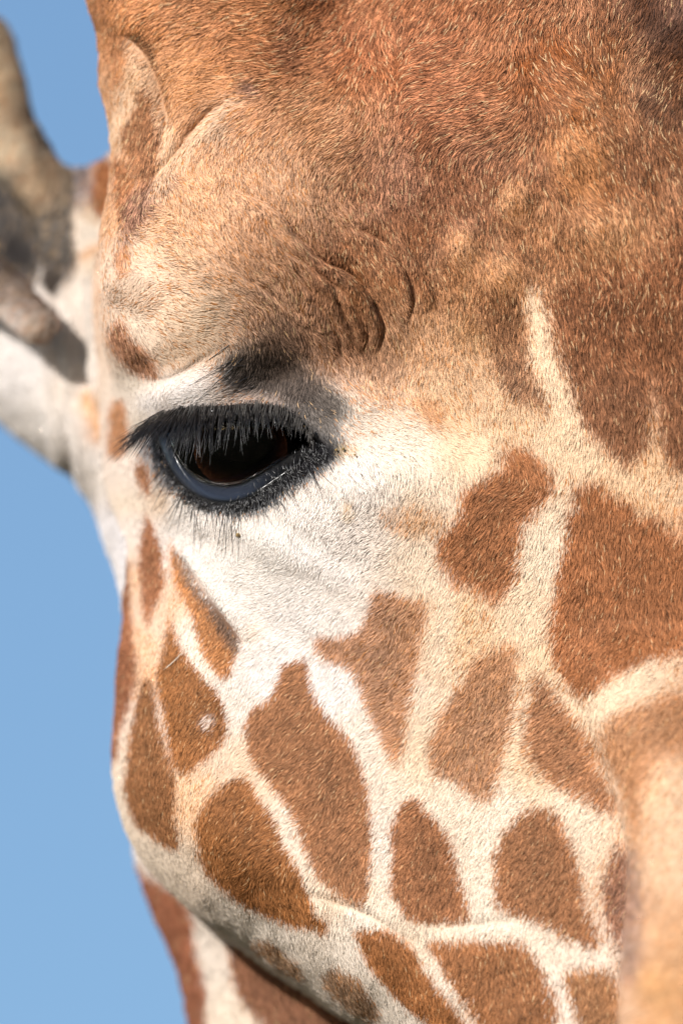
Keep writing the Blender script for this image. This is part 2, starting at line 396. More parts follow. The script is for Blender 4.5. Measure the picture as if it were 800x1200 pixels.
# ------------------------------------------------------------------ coat colours (the hairs' own, plus some painted fold shade and ridge light)
BASE = [(462, 635, 28, (240, 228, 208)), (450, 675, 24, (238, 222, 198)), (420, 665, 30, (243, 234, 218)), (400, 725, 24, (243, 234, 218)),
      # x, y, radius, sRGB
    (300, 40, 90, (190, 126, 80)), (240, 90, 60, (200, 142, 94)), (430, 60, 60, (176, 112, 74)), (330, 60, 30, (160, 102, 68)), (520, 100, 90, (180, 115, 76)), (620, 60, 70, (186, 124, 82)), (700, 110, 60, (184, 128, 86)),
    (785, 30, 34, (92, 62, 46)), (775, 110, 34, (118, 80, 56)), (740, 190, 50, (158, 108, 74)), (470, 210, 70, (160, 110, 80)), (380, 150, 70, (192, 142, 102)), (330, 200, 60, (196, 152, 114)), (260, 140, 22, (214, 186, 152)),
    (240, 240, 60, (198, 152, 112)), (300, 290, 60, (190, 142, 104)), (380, 300, 50, (168, 118, 84)), (430, 340, 50, (172, 122, 84)), (470, 300, 50, (160, 108, 72)), (560, 200, 60, (156, 106, 74)), (560, 330, 50, (182, 128, 84)),
    (640, 260, 50, (166, 112, 72)), (720, 260, 60, (184, 130, 86)), (760, 340, 60, (160, 102, 64)), (800, 300, 60, (154, 98, 62)), (165, 320, 40, (232, 206, 176)), (200, 300, 36, (206, 166, 126)), (230, 370, 46, (226, 200, 166)), (165, 400, 26, (228, 206, 178)), (215, 410, 26, (210, 180, 146)),
    (300, 360, 40, (160, 118, 86)), (260, 330, 36, (200, 160, 124)), (330, 400, 34, (112, 84, 64)), (400, 400, 40, (154, 110, 78)), (450, 420, 40, (150, 108, 76)), (220, 455, 30, (240, 236, 226)), (155, 450, 18, (236, 222, 198)), (175, 470, 14, (238, 232, 220)),
    (400, 480, 26, (176, 160, 138)), (430, 500, 22, (206, 192, 168)), (440, 450, 24, (176, 136, 100)), (500, 400, 50, (196, 152, 112)), (520, 460, 44, (214, 176, 134)), (560, 400, 40, (206, 162, 118)), (600, 480, 40, (222, 186, 144)), (640, 520, 36, (232, 204, 166)), (540, 520, 34, (232, 206, 168)),
    (470, 540, 40, (236, 224, 200)), (420, 560, 50, (240, 234, 220)), (480, 600, 40, (224, 196, 160)), (490, 650, 50, (232, 208, 176)), (400, 640, 60, (243, 236, 222)), (300, 660, 70, (247, 242, 228)), (230, 610, 40, (246, 240, 226)), (330, 720, 50, (244, 238, 226)), (305, 735, 14, (222, 196, 164)),
    (530, 720, 50, (222, 184, 138)), (640, 640, 40, (240, 220, 188)), (625, 720, 40, (236, 210, 174)), (760, 560, 50, (222, 184, 140)), (730, 800, 40, (240, 216, 180)), (640, 760, 30, (226, 196, 156)), (560, 740, 26, (226, 192, 150)), (390, 800, 36, (246, 240, 228)), (310, 790, 30, (246, 240, 228)),
    (420, 850, 40, (240, 226, 204)), (500, 880, 40, (232, 206, 170)), (560, 960, 60, (238, 220, 192)), (450, 980, 40, (240, 226, 204)), (680, 960, 40, (240, 222, 192)), (620, 900, 30, (230, 200, 160)), (260, 760, 30, (240, 222, 196)), (290, 820, 26, (244, 232, 212)),
    (205, 700, 24, (228, 190, 152)), (165, 750, 24, (226, 186, 146)), (160, 680, 20, (228, 190, 152)), (175, 790, 14, (220, 172, 128)), (225, 940, 36, (226, 186, 144)), (300, 890, 30, (236, 208, 174)), (140, 930, 30, (240, 222, 194)), (180, 1010, 40, (238, 220, 192)), (300, 1080, 40, (242, 230, 208)), (420, 1110, 40, (242, 230, 208)), (330, 980, 20, (240, 222, 196)),
    (400, 1045, 30, (226, 202, 170)), (480, 1090, 30, (222, 202, 172)), (600, 1085, 40, (240, 226, 200)), (700, 1110, 30, (240, 226, 202)), (660, 1180, 40, (242, 230, 208)), (480, 1180, 40, (242, 230, 208)),
    (160, 110, 30, (216, 178, 136)), (125, 110, 14, (206, 156, 116)), (135, 60, 20, (196, 136, 92)), (160, 20, 30, (190, 126, 78)), (140, 150, 16, (222, 188, 148)), (196, 180, 16, (216, 180, 142)), (140, 250, 16, (206, 156, 112)), (160, 500, 14, (238, 224, 200)), (150, 580, 14, (238, 220, 192)), (180, 590, 12, (232, 204, 170)),
    (790, 1000, 50, (206, 166, 126)), (760, 1000, 20, (206, 164, 126)), (745, 1060, 18, (170, 128, 102)), (742, 1140, 22, (190, 146, 112)), (790, 1080, 40, (204, 160, 118)), (780, 1160, 30, (206, 152, 94)), (780, 1250, 60, (214, 160, 110)), (840, 900, 60, (214, 170, 124)), (900, 1100, 90, (206, 160, 116)), (900, 600, 90, (190, 130, 86)), (900, 200, 100, (150, 100, 66)), (1000, 800, 100, (220, 186, 146)), (800, -80, 80, (120, 82, 62)), (500, -80, 90, (176, 114, 74)), (200, -120, 80, (176, 112, 70)),
    (900, 1350, 90, (206, 160, 116)), (600, 1350, 90, (236, 214, 184))]
BR = (152, 98, 58)
SPOTS = [  # outline, sRGB, feather, strength, roughness of the rim
    ([(592, 517), (620, 522), (650, 550), (648, 572), (630, 595), (615, 615), (612, 650), (602, 685), (585, 702), (565, 695), (550, 683), (532, 690), (522, 672), (512, 645), (517, 620), (537, 600), (542, 570), (565, 555), (585, 545)], (158, 100, 60), 9, 1),
    ([(677, 562), (700, 560), (720, 575), (740, 582), (752, 600), (770, 597), (795, 620), (830, 640), (845, 700), (805, 758), (765, 770), (735, 785), (705, 805), (685, 812), (665, 795), (650, 765), (645, 730), (652, 680), (662, 630), (670, 590)], (154, 95, 55), 8, 1),
    ([(640, 350), (655, 400), (668, 450), (683, 490), (700, 510), (720, 530), (733, 540), (750, 530), (760, 512), (762, 470), (763, 430), (768, 470), (775, 520), (790, 540), (820, 545), (880, 450), (860, 330), (740, 310), (670, 322)], (128, 78, 46), 10, .95),
    ([(562, 330), (606, 345), (616, 395), (628, 430), (646, 462), (642, 478), (620, 470), (600, 458), (578, 425)], (134, 86, 52), 11, .9),
    ([(478, 465), (508, 460), (518, 482), (500, 500)], (186, 130, 84), 12, .8),
    ([(450, 596), (480, 592), (520, 600), (515, 612), (490, 622), (460, 618)], (204, 156, 108), 14, .7),
    ([(440, 690), (465, 692), (500, 702), (505, 728), (492, 775), (484, 830), (472, 885), (462, 890), (440, 845), (425, 808), (410, 782), (378, 768), (372, 746), (420, 738), (433, 715)], (170, 118, 78), 9, .95),
    ([(605, 748), (609, 790), (606, 840), (591, 900), (576, 933), (560, 937), (540, 917), (513, 902), (506, 870), (516, 840), (538, 805), (558, 770), (580, 755)], (166, 114, 74), 9, .95),
    ([(637, 783), (655, 810), (680, 840), (697, 868), (705, 898), (717, 922), (724, 945), (716, 952), (693, 940), (660, 922), (635, 900), (620, 875), (620, 840), (627, 805)], (160, 108, 70), 8, 1),
    ([(840, 806), (760, 818), (712, 838), (703, 860), (711, 890), (726, 920), (738, 965), (748, 1000), (756, 945), (764, 912), (780, 896), (810, 888), (850, 880)], (172, 118, 76), 12, .95),
    ([(340, 775), (364, 771), (369, 805), (382, 830), (402, 855), (420, 880), (431, 910), (437, 950), (435, 1020), (430, 1054), (409, 1050), (383, 1033), (362, 1003), (349, 965), (324, 922), (304, 897), (292, 872), (289, 850), (292, 832), (310, 822), (320, 812), (330, 793)], (154, 102, 64), 6, 1),
    ([(482, 932), (497, 937), (520, 965), (532, 985), (539, 1015), (547, 1045), (552, 1067), (543, 1076), (500, 1078), (480, 1075), (465, 1055), (458, 1040), (460, 1000), (457, 975), (468, 950)], (152, 98, 60), 5, 1),
    ([(620, 945), (645, 945), (665, 965), (677, 995), (685, 1030), (695, 1075), (706, 1100), (695, 1107), (665, 1096), (635, 1080), (602, 1068), (584, 1055), (580, 1035), (579, 1000), (595, 968)], (152, 100, 62), 6, 1),
    ([(731, 980), (738, 1040), (734, 1090), (722, 1104), (711, 1080), (708, 1040), (716, 1003)], (140, 94, 66), 6, 1),
    ([(502, 1102), (550, 1097), (600, 1097), (625, 1110), (637, 1135), (650, 1155), (655, 1180), (645, 1230), (640, 1270), (585, 1255), (565, 1205), (535, 1157), (515, 1125)], (150, 96, 56), 5, 1),
    ([(420, 1086), (450, 1085), (480, 1101), (495, 1125), (513, 1150), (542, 1185), (555, 1220), (540, 1235), (500, 1197), (465, 1170), (437, 1140), (424, 1112)], (152, 96, 54), 5, 1),
    ([(662, 1135), (690, 1128), (715, 1136), (726, 1162), (730, 1205), (720, 1240), (690, 1212), (672, 1182), (664, 1155)], (154, 104, 64), 6, 1),
    ([(375, 1139), (392, 1128), (417, 1143), (434, 1168), (440, 1192), (417, 1188), (392, 1170), (378, 1155)], (156, 112, 72), 5, .9),
    ([(290, 1102), (311, 1097), (332, 1113), (349, 1134), (350, 1146), (324, 1134), (298, 1116)], (150, 108, 68), 5, .9),
    ([(260, 920), (289, 906), (303, 926), (324, 960), (341, 994), (362, 1037), (370, 1067), (384, 1072), (382, 1092), (366, 1086), (345, 1083), (320, 1075), (290, 1062), (256, 1037), (235, 1011), (230, 982), (232, 952)], (146, 92, 50), 5, 1),
    ([(164, 805), (172, 790), (181, 798), (187, 832), (196, 868), (205, 905), (208, 950), (209, 980), (203, 993), (184, 983), (160, 965), (148, 935), (146, 905), (153, 860)], (136, 88, 52), 5, 1),
    ([(200, 718), (208, 745), (225, 770), (245, 795), (262, 818), (269, 842), (262, 868), (245, 887), (217, 904), (203, 890), (197, 855), (190, 820), (185, 788), (191, 755)], (146, 92, 50), 5, 1),
    ([(149, 655), (153, 690), (158, 735), (162, 772), (158, 800), (150, 830), (142, 860), (136, 885), (122, 905), (100, 880), (110, 800), (130, 700)], (142, 88, 56), 5, 1),
    ([(172, 600), (182, 617), (190, 637), (193, 660), (194, 685), (185, 705), (177, 727), (171, 725), (168, 702), (164, 672), (161, 645), (165, 620)], (150, 96, 62), 5, 1),
    ([(199, 632), (208, 645), (226, 675), (242, 702), (262, 722), (281, 750), (278, 766), (273, 782), (264, 793), (250, 780), (235, 753), (227, 731), (219, 705), (209, 688), (200, 660)], (176, 116, 68), 5, 1),
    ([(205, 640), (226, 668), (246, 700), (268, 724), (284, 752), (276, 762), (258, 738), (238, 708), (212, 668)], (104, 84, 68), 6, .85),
    ([(160, 537), (171, 541), (177, 562), (176, 578), (166, 571), (159, 555)], (150, 100, 66), 4, 1),
    ([(134, 468), (128, 490), (126, 520), (132, 535), (146, 530), (151, 505), (150, 485), (145, 464)], (176, 122, 82), 5, 1),
    ([(132, 372), (139, 368), (150, 384), (163, 398), (177, 420), (185, 440), (172, 440), (158, 436), (144, 424), (133, 408), (126, 396), (127, 384)], (158, 106, 72), 6, .95),
    ([(170, 88), (180, 102), (187, 130), (195, 152), (190, 182), (180, 212), (170, 228), (160, 200), (150, 176), (141, 146), (154, 130), (162, 110)], (146, 94, 58), 7, .95),
    ([(134, 180), (150, 185), (164, 225), (166, 242), (157, 268), (144, 252), (137, 222)], (150, 94, 56), 6, .95),
    ([(130, 30), (150, 34), (160, 50), (150, 80), (134, 120), (133, 60)], (176, 118, 76), 6, .8),
    ([(150, 40), (172, 32), (190, 60), (200, 100), (204, 138), (194, 110), (180, 78), (164, 54)], (120, 78, 48), 6, .7),  # shade of the horn fold, painted into the coat
    ([(330, 20), (350, 15), (365, 60), (352, 80), (335, 60)], (140, 90, 60), 12, .6),
    ([(296, 96), (310, 94), (318, 108), (300, 116)], (130, 92, 72), 7, .7),
    ([(150, 232), (168, 214), (205, 200), (195, 222), (165, 260), (145, 300), (138, 300)], (140, 98, 74), 9, .8),
    ([(138, 290), (150, 285), (150, 318), (138, 325)], (190, 126, 80), 6, .7),
    ([(776, 900), (800, 888), (850, 900), (850, 1030), (792, 1042), (768, 1000)], (224, 196, 160), 34, .6),
    ([(737, 985), (750, 1000), (757, 1060), (752, 1135), (738, 1150), (728, 1120), (732, 1060)], (138, 104, 84), 8, .8),
    ([(770, 1110), (840, 1080), (850, 1220), (780, 1210)], (190, 144, 98), 34, .6),
    ([(150, 50), (160, 46), (176, 76), (184, 102), (176, 98), (160, 84)], (222, 188, 150), 9, .6),
    ([(132, 104), (150, 92), (159, 116), (143, 140), (134, 158)], (224, 192, 156), 8, .75),
    ([(183, 102), (193, 120), (204, 150), (201, 190), (187, 228), (179, 224), (191, 182), (191, 142)], (222, 188, 150), 8, .7),
    ([(274, 114), (292, 118), (264, 136), (238, 162), (216, 194), (207, 190), (230, 152)], (222, 190, 154), 10, .65),  # lit ridge beside the horn crease, its light painted as paler hair
    ([(616, 338), (628, 336), (646, 395), (664, 450), (682, 498), (704, 532), (694, 548), (664, 522), (648, 480), (632, 430), (621, 385)], (240, 212, 174), 6, .85),
    ([(640, 480), (700, 520), (740, 548), (790, 552), (860, 560), (860, 610), (790, 590), (740, 570), (700, 550), (650, 540)], (236, 206, 166), 9, .6),
    ([(655, 140), (690, 150), (702, 190), (690, 225), (660, 210), (645, 170)], (214, 146, 92), 16, .55),
    ([(590, 212), (612, 208), (618, 232), (604, 250), (590, 238)], (216, 158, 108), 10, .6),
    ([(530, 270), (550, 268), (556, 295), (540, 306), (530, 292)], (220, 166, 118), 10, .6),
    ([(572, 302), (598, 300), (606, 325), (588, 336), (572, 326)], (218, 162, 112), 10, .6),
    ([(690, 255), (730, 250), (740, 280), (700, 290)], (206, 150, 102), 14, .5),
    ([(400, 575), (450, 560), (476, 590), (450, 640), (410, 650), (390, 620)], (196, 182, 164), 22, .40),
    ([(470, 640), (520, 660), (540, 720), (520, 780), (500, 760), (505, 700), (470, 680)], (240, 220, 190), 18, .6),
    ([(560, 960), (600, 930), (620, 940), (580, 980), (570, 1040), (556, 1000)], (242, 226, 200), 10, .6),
    # dark hair round the eye
    ([(268, 408), (300, 400), (340, 410), (372, 436), (398, 462), (404, 486), (380, 500), (352, 478), (318, 462), (280, 456), (262, 440)], (58, 46, 36), 20, .9),
    ([(330, 470), (352, 468), (380, 488), (402, 506), (398, 522), (372, 514)], (84, 72, 60), 10, .8),
    ([(178, 496), (194, 487), (250, 478), (316, 473), (344, 478), (372, 504), (400, 520), (398, 536), (372, 556), (344, 574), (312, 596), (280, 604), (246, 600), (214, 582), (192, 554), (178, 524)], (24, 21, 21), 12, 1),
    ([(158, 498), (184, 488), (190, 530), (204, 572), (192, 572), (172, 545), (160, 522)], (90, 84, 82), 10, .75),
    ([(398, 518), (418, 520), (412, 532), (396, 534)], (176, 148, 104), 7, .55),
    ([(406, 586), (412, 584), (416, 604), (408, 606)], (206, 172, 110), 6, .5),
]
SPOT_P = [smooth_closed(s[0], 4) for s in SPOTS]
WHITE_DOTS = [(246, 844, 5)]

def warp(x, y):
    a = 5.0*noise2(x/13, y/13, 0)+7*noise2(x/34, y/34, 2); b = 5.0*noise2(x/13, y/13, 1)+7*noise2(x/34, y/34, 3)
    return x+a, y+b
def base_colour(x, y, pts):
    num = np.zeros(x.shape+(3,)); den = np.full(x.shape, 1e-12)
    for px, py, r, c in pts:
        w = 1/(((x-px)**2+(y-py)**2)/(r*r)+.40)**1.85
        num += w[..., None]*lin(c); den += w
    return num/den[..., None]
def paint_spots(col, x, y, spots, polys):
    xw, yw = warp(x, y)
    for s, p in zip(spots, polys):
        m = (x > p[:, 0].min()-40) & (x < p[:, 0].max()+40) & (y > p[:, 1].min()-40) & (y < p[:, 1].max()+40)
        if not m.any(): continue
        fe = s[2]; q = min(1, fe/6)
        d = poly_sd(x[m]+(xw[m]-x[m])*q*.7, y[m]+(yw[m]-y[m])*q*.7, p)
        a = s[3]*sstep(-fe*.75, fe*.75, d)
        mott = (1+.30*fbm(x[m]/30, y[m]/30, 1)+.14*fbm(x[m]/9, y[m]/12, 2))*(1+.20*np.exp(-np.clip(d, 0, 99)/7)-.12*sstep(8, 40, d))
        col[m] = col[m]*(1-a[:, None])+a[:, None]*lin(s[1])*mott[:, None]
    return col
MS = 2
mx = np.arange(X0, X1, MS); my = np.arange(-330, 1500, MS)
MX, MY = np.meshgrid(mx, my, indexing='ij'); MXf, MYf = MX.ravel().astype(float), MY.ravel().astype(float)
lo = (MX[::6, ::6].ravel().astype(float), MY[::6, ::6].ravel().astype(float))
bl = base_colour(lo[0]+26*noise2(lo[0]/38, lo[1]/38, 1), lo[1]+26*noise2(lo[0]/38, lo[1]/38, 2), BASE).reshape(MX[::6, ::6].shape+(3,))
def bilin(map3, fx, fy):
    fx = np.clip(fx, 0, map3.shape[0]-1.001); fy = np.clip(fy, 0, map3.shape[1]-1.001)
    i = fx.astype(int); j = fy.astype(int); a = (fx-i)[:, None]; b = (fy-j)[:, None]
    return map3[i, j]*(1-a)*(1-b)+map3[i+1, j]*a*(1-b)+map3[i, j+1]*(1-a)*b+map3[i+1, j+1]*a*b
HEADMAP = bilin(bl, (MXf-X0)/MS/6, (MYf+330)/MS/6)
HEADMAP *= (1+.10*fbm(MXf/45, MYf/45, 3)+.22*sstep(720, 770, MXf)*sstep(780, 860, MYf)*1.8*fbm(MXf/14, MYf/30, 1))[:, None]
brow = sstep(460, 380, MYf)*sstep(250, 430, MXf+.25*np.clip(250-MYf, 0, 300))      # the darker, mottled crown
HEADMAP *= 1-brow[:, None]*(np.array([.20, .28, .36])+.13*sstep(420, 620, MXf)[:, None]*sstep(380, 300, MYf)[:, None])*(1+1.5*fbm(MXf/42, MYf/42, 0)+.9*fbm(MXf/13, MYf/17, 2))[:, None]
HEADMAP = paint_spots(HEADMAP, MXf, MYf, SPOTS, SPOT_P)
for x, y, r in WHITE_DOTS:
    a = np.exp(-(((MXf-x)/r)**2+((MYf-y)/(r*1.3))**2))[:, None]; HEADMAP = HEADMAP*(1-a)+a*lin((240, 226, 206))
HEADMAP = HEADMAP.reshape(MX.shape+(3,))

EAR_BASE = [(462, 635, 28, (240, 228, 208)), (450, 675, 24, (238, 222, 198)), (420, 665, 30, (243, 234, 218)), (400, 725, 24, (243, 234, 218)),
    (60, 500, 60, (236, 230, 216)), (20, 430, 40, (240, 236, 226)), (100, 350, 24, (232, 222, 204)), (100, 270, 24, (230, 218, 196)), (96, 222, 14, (140, 124, 112)), (118, 220, 12, (140, 86, 52)), (72, 300, 18, (150, 138, 122)), (110, 250, 12, (220, 196, 162)), (110, 300, 14, (226, 206, 176)),
            (112, 470, 18, (226, 190, 150)), (116, 500, 14, (216, 166, 122)), (130, 620, 40, (244, 240, 232)), (120, 560, 24, (234, 224, 206)), (80, 460, 20, (216, 206, 188)), (150, 580, 14, (196, 142, 100)), (142, 560, 12, (190, 136, 96)), (100, 400, 20, (226, 216, 198)), (84, 206, 8, (92, 86, 86))]
EAR_SPOTS = [([(117, 190), (130, 180), (140, 210), (140, 252), (120, 250), (111, 240), (112, 207)], (138, 82, 46), 5, 1), ([(94, 292), (104, 286), (122, 274), (124, 284), (108, 294), (98, 300)], (206, 154, 104), 5, .7),
             ([(128, 455), (142, 460), (150, 487), (148, 512), (141, 537), (130, 526), (124, 500), (123, 478)], (170, 114, 74), 6, 1),
             ([(98, 455), (112, 460), (120, 490), (124, 515), (112, 500), (102, 478)], (216, 168, 122), 7, .8),
             ([(130, 535), (142, 540), (152, 575), (156, 600), (151, 612), (144, 594), (137, 566)], (178, 124, 84), 5, .9)]
PINNA = [(0, 90, 30, (190, 166, 130)), (24, 130, 14, (140, 112, 82)), (10, 170, 24, (196, 176, 142)), (40, 210, 24, (166, 138, 104)), (62, 262, 22, (104, 92, 78)), (0, 230, 34, (70, 63, 57)), (-60, 220, 60, (70, 63, 57)), (24, 288, 24, (48, 42, 38)), (10, 325, 14, (120, 100, 82)), (20, 345, 16, (150, 130, 110)), (48, 380, 12, (186, 166, 142)), (10, 362, 10, (216, 206, 190)), (-60, 320, 40, (176, 150, 126)), (0, 410, 24, (236, 230, 220)), (-150, 60, 80, (170, 140, 104))]
NECK_SPOTS = [([(120, 900), (160, 1004), (205, 1041), (222, 1067), (229, 1105), (239, 1147), (243, 1200), (248, 1300), (248, 1480), (150, 1480), (120, 1200)], (150, 92, 62), 5, 1),
              ([(262, 1094), (272, 1147), (290, 1178), (310, 1205), (330, 1300), (520, 1400), (800, 1300), (800, 1000), (400, 900), (250, 900), (240, 1040)], (134, 88, 60), 8, 1)]
NECK = [(240, 1100, 60, (240, 228, 208)), (280, 1200, 60, (238, 222, 196))]
BACK_C = np.random.default_rng(11).uniform(0, 1, (260, 3))*np.array([1600, 2000, 1300])+np.array([-350, -400, -700])
def coat(P, Nn, own):
    x, y = P[:, 0], P[:, 1]
    col = bilin(HEADMAP, (x-X0)/MS, (y+330)/MS)
    for ids, pts, spots in (([6], EAR_BASE, EAR_SPOTS), ([7], PINNA, []), ([8], NECK, NECK_SPOTS)):
        m = np.isin(own, ids)
        if m.any():
            c = base_colour(x[m], y[m], pts)
            c *= (1+.22*fbm(x[m]/7, y[m]/80, 2))[:, None]; col[m] = paint_spots(c, x[m], y[m], spots, [smooth_closed(s[0], 4) for s in spots])  # vertical colour streaks stand in for the shading of skin folds
    m = np.where(Nn[:, 2] < .06)[0]       # the far side carries its own net of patches
    m = m[np.isin(own[m], [0, 1, 2, 3, 4, 5, 8])]
    for i in range(0, len(m), 40000):
        j = m[i:i+40000]
        d = np.full((len(j), 2), 1e9)
        for c in BACK_C:
            q = ((P[j]-c)**2).sum(1); n2 = np.maximum(d[:, 0], np.minimum(q, d[:, 1])); d[:, 1] = np.minimum(n2, d[:, 1]); d[:, 0] = np.minimum(q, d[:, 0])
        e = np.sqrt(d[:, 1])-np.sqrt(d[:, 0]); a = sstep(14, 30, e)[:, None]
        c = lin((238, 220, 192))*(1-a)+lin((148, 94, 58))*a
        t = sstep(.06, -.12, Nn[j, 2])[:, None]
        col[j] = col[j]*(1-t)+c*t
    l = col.mean(1)[:, None]
    g = np.array([1.02, 1.20, 1.42])
    return col*(1+(g-1)*np.exp(-(l/.34)**2)+np.array([.09, .045, .10]))

# ------------------------------------------------------------------ materials
def mat(name):
    m = bpy.data.materials.new(name); m.use_nodes = True
    return m, m.node_tree, m.node_tree.nodes['Principled BSDF']
skin_m, nt, b = mat('coat_skin')
at = nt.nodes.new('ShaderNodeAttribute'); at.attribute_name = 'coat'
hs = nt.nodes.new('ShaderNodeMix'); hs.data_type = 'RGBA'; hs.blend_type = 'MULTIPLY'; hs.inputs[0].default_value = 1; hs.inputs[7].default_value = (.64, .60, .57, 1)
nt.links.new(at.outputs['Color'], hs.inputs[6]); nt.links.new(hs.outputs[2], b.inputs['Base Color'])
b.inputs['Roughness'].default_value = .8; b.inputs['Specular IOR Level'].default_value = .15
no = nt.nodes.new('ShaderNodeTexNoise'); no.inputs['Scale'].default_value = 900; bu = nt.nodes.new('ShaderNodeBump'); bu.inputs['Strength'].default_value = .4; bu.inputs['Distance'].default_value = .0006
nt.links.new(no.outputs[0], bu.inputs['Height']); nt.links.new(bu.outputs[0], b.inputs['Normal'])

fur_m, nt, b = mat('fur')
at = nt.nodes.new('ShaderNodeAttribute'); at.attribute_name = 'coat'
nn = nt.nodes.new('ShaderNodeAttribute'); nn.attribute_name = 'root_normal'
hi = nt.nodes.new('ShaderNodeHairInfo')
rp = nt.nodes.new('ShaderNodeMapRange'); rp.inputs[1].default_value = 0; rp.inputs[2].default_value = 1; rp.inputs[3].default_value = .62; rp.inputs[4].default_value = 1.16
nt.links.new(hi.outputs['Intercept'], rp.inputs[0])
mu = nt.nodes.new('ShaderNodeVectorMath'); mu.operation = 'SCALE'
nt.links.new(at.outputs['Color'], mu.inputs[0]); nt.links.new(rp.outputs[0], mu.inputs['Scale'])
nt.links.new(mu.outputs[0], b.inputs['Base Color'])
ge = nt.nodes.new('ShaderNodeNewGeometry')
va = nt.nodes.new('ShaderNodeVectorMath'); va.operation = 'SCALE'; va.inputs['Scale'].default_value = .5
vb = nt.nodes.new('ShaderNodeVectorMath'); vb.operation = 'ADD'; vc = nt.nodes.new('ShaderNodeVectorMath'); vc.operation = 'NORMALIZE'
nt.links.new(ge.outputs['Normal'], va.inputs[0]); nt.links.new(va.outputs[0], vb.inputs[0]); nt.links.new(nn.outputs['Vector'], vb.inputs[1]); nt.links.new(vb.outputs[0], vc.inputs[0]); nt.links.new(vc.outputs[0], b.inputs['Normal'])
b.inputs['Roughness'].default_value = .6; b.inputs['Specular IOR Level'].default_value = .12

def simple(name, col, rough=.5, spec=.5, coatw=0, noise=None):
    m, nt, b = mat(name); b.inputs['Roughness'].default_value = rough; b.inputs['Specular IOR Level'].default_value = spec
    b.inputs['Base Color'].default_value = (*col, 1); b.inputs['Coat Weight'].default_value = coatw; b.inputs['Coat Roughness'].default_value = .04
    if noise:
        sc_, st = noise
        n = nt.nodes.new('ShaderNodeTexNoise'); n.inputs['Scale'].default_value = sc_; n.inputs['Detail'].default_value = 5
        cr = nt.nodes.new('ShaderNodeMix'); cr.data_type = 'RGBA'; cr.inputs[6].default_value = (*[c*.55 for c in col], 1); cr.inputs[7].default_value = (*[min(1, c*1.5) for c in col], 1)
        nt.links.new(n.outputs[0], cr.inputs[0]); nt.links.new(cr.outputs[2], b.inputs['Base Color'])
        u = nt.nodes.new('ShaderNodeBump'); u.inputs['Strength'].default_value = st; u.inputs['Distance'].default_value = .0006
        nt.links.new(n.outputs[0], u.inputs['Height']); nt.links.new(u.outputs[0], b.inputs['Normal'])
    return m
lash_m = simple('lash_hair', (.02, .018, .018), .3, .9)
lid_m, nt, b = mat('wet_lid_skin')
la = nt.nodes.new('ShaderNodeAttribute'); la.attribute_name = 'tone'
ln_ = nt.nodes.new('ShaderNodeTexNoise'); ln_.inputs['Scale'].default_value = 1500; ln_.inputs['Detail'].default_value = 4
lm = nt.nodes.new('ShaderNodeMath'); lm.operation = 'MULTIPLY'; lx = nt.nodes.new('ShaderNodeMix'); lx.data_type = 'RGBA'
lx.inputs[6].default_value = (.006, .006, .007, 1); lx.inputs[7].default_value = (.056, .072, .112, 1)  # blue-grey lid skin, with the sky's reflection put into its colour
nt.links.new(la.outputs['Fac'], lm.inputs[0]); nt.links.new(ln_.outputs[0], lm.inputs[1]); nt.links.new(lm.outputs[0], lx.inputs[0]); nt.links.new(lx.outputs[2], b.inputs['Base Color'])
lb = nt.nodes.new('ShaderNodeBump'); lb.inputs['Strength'].default_value = .8; lb.inputs['Distance'].default_value = .0012
nt.links.new(ln_.outputs[0], lb.inputs['Height']); nt.links.new(lb.outputs[0], b.inputs['Normal'])
b.inputs['Roughness'].default_value = .3; b.inputs['Specular IOR Level'].default_value = .5; b.inputs['Coat Weight'].default_value = .3; b.inputs['Coat Roughness'].default_value = .15
sclera_m = simple('eye_white', (.003, .002, .002), .8, 0)
iris_m, nt, b = mat('iris_brown')
tc = nt.nodes.new('ShaderNodeAttribute'); tc.attribute_name = 'ray'
wv = nt.nodes.new('ShaderNodeTexNoise'); wv.inputs['Scale'].default_value = 9; wv.inputs['Detail'].default_value = 4
mp = nt.nodes.new('ShaderNodeMapping'); mp.inputs['Scale'].default_value = (8, .5, 1)
nt.links.new(tc.outputs['Vector'], mp.inputs[0]); nt.links.new(mp.outputs[0], wv.inputs['Vector'])
cr = nt.nodes.new('ShaderNodeValToRGB'); cr.color_ramp.elements[0].position = .35; cr.color_ramp.elements[0].color = (.004, .002, .002, 1); cr.color_ramp.elements[1].position = .75; cr.color_ramp.elements[1].color = (.12, .042, .018, 1)
sx = nt.nodes.new('ShaderNodeSeparateXYZ'); nt.links.new(tc.outputs['Vector'], sx.inputs[0])
sp = nt.nodes.new('ShaderNodeMath'); sp.operation = 'POWER'; sp.inputs[1].default_value = 3; nt.links.new(sx.outputs['Y'], sp.inputs[0])
sc2 = nt.nodes.new('ShaderNodeVectorMath'); sc2.operation = 'SCALE'; nt.links.new(cr.outputs[0], sc2.inputs[0]); nt.links.new(sp.outputs[0], sc2.inputs['Scale'])
nt.links.new(wv.outputs[0], cr.inputs[0]); nt.links.new(sc2.outputs[0], b.inputs['Base Color']); b.inputs['Roughness'].default_value = .8; b.inputs['Specular IOR Level'].default_value = 0
pupil_m = simple('pupil_black', (.0015, .001, .001), .8, 0)
cornea_m, nt, b = mat('cornea'); b.inputs['Transmission Weight'].default_value = 1; b.inputs['Roughness'].default_value = .0; b.inputs['IOR'].default_value = 1.36; b.inputs['Base Color'].default_value = (.9, .86, .82, 1)
tear_m, nt, b = mat('tear_film'); b.inputs['Transmission Weight'].default_value = 1; b.inputs['Roughness'].default_value = .02; b.inputs['IOR'].default_value = 1.33
crumb_m = simple('dried_crumb', (.36, .24, .09), .6, .4, 0, (700, .6))
ground_m = simple('dry_grass', (.09, .08, .04), .9, .2, 0, (3, .5))

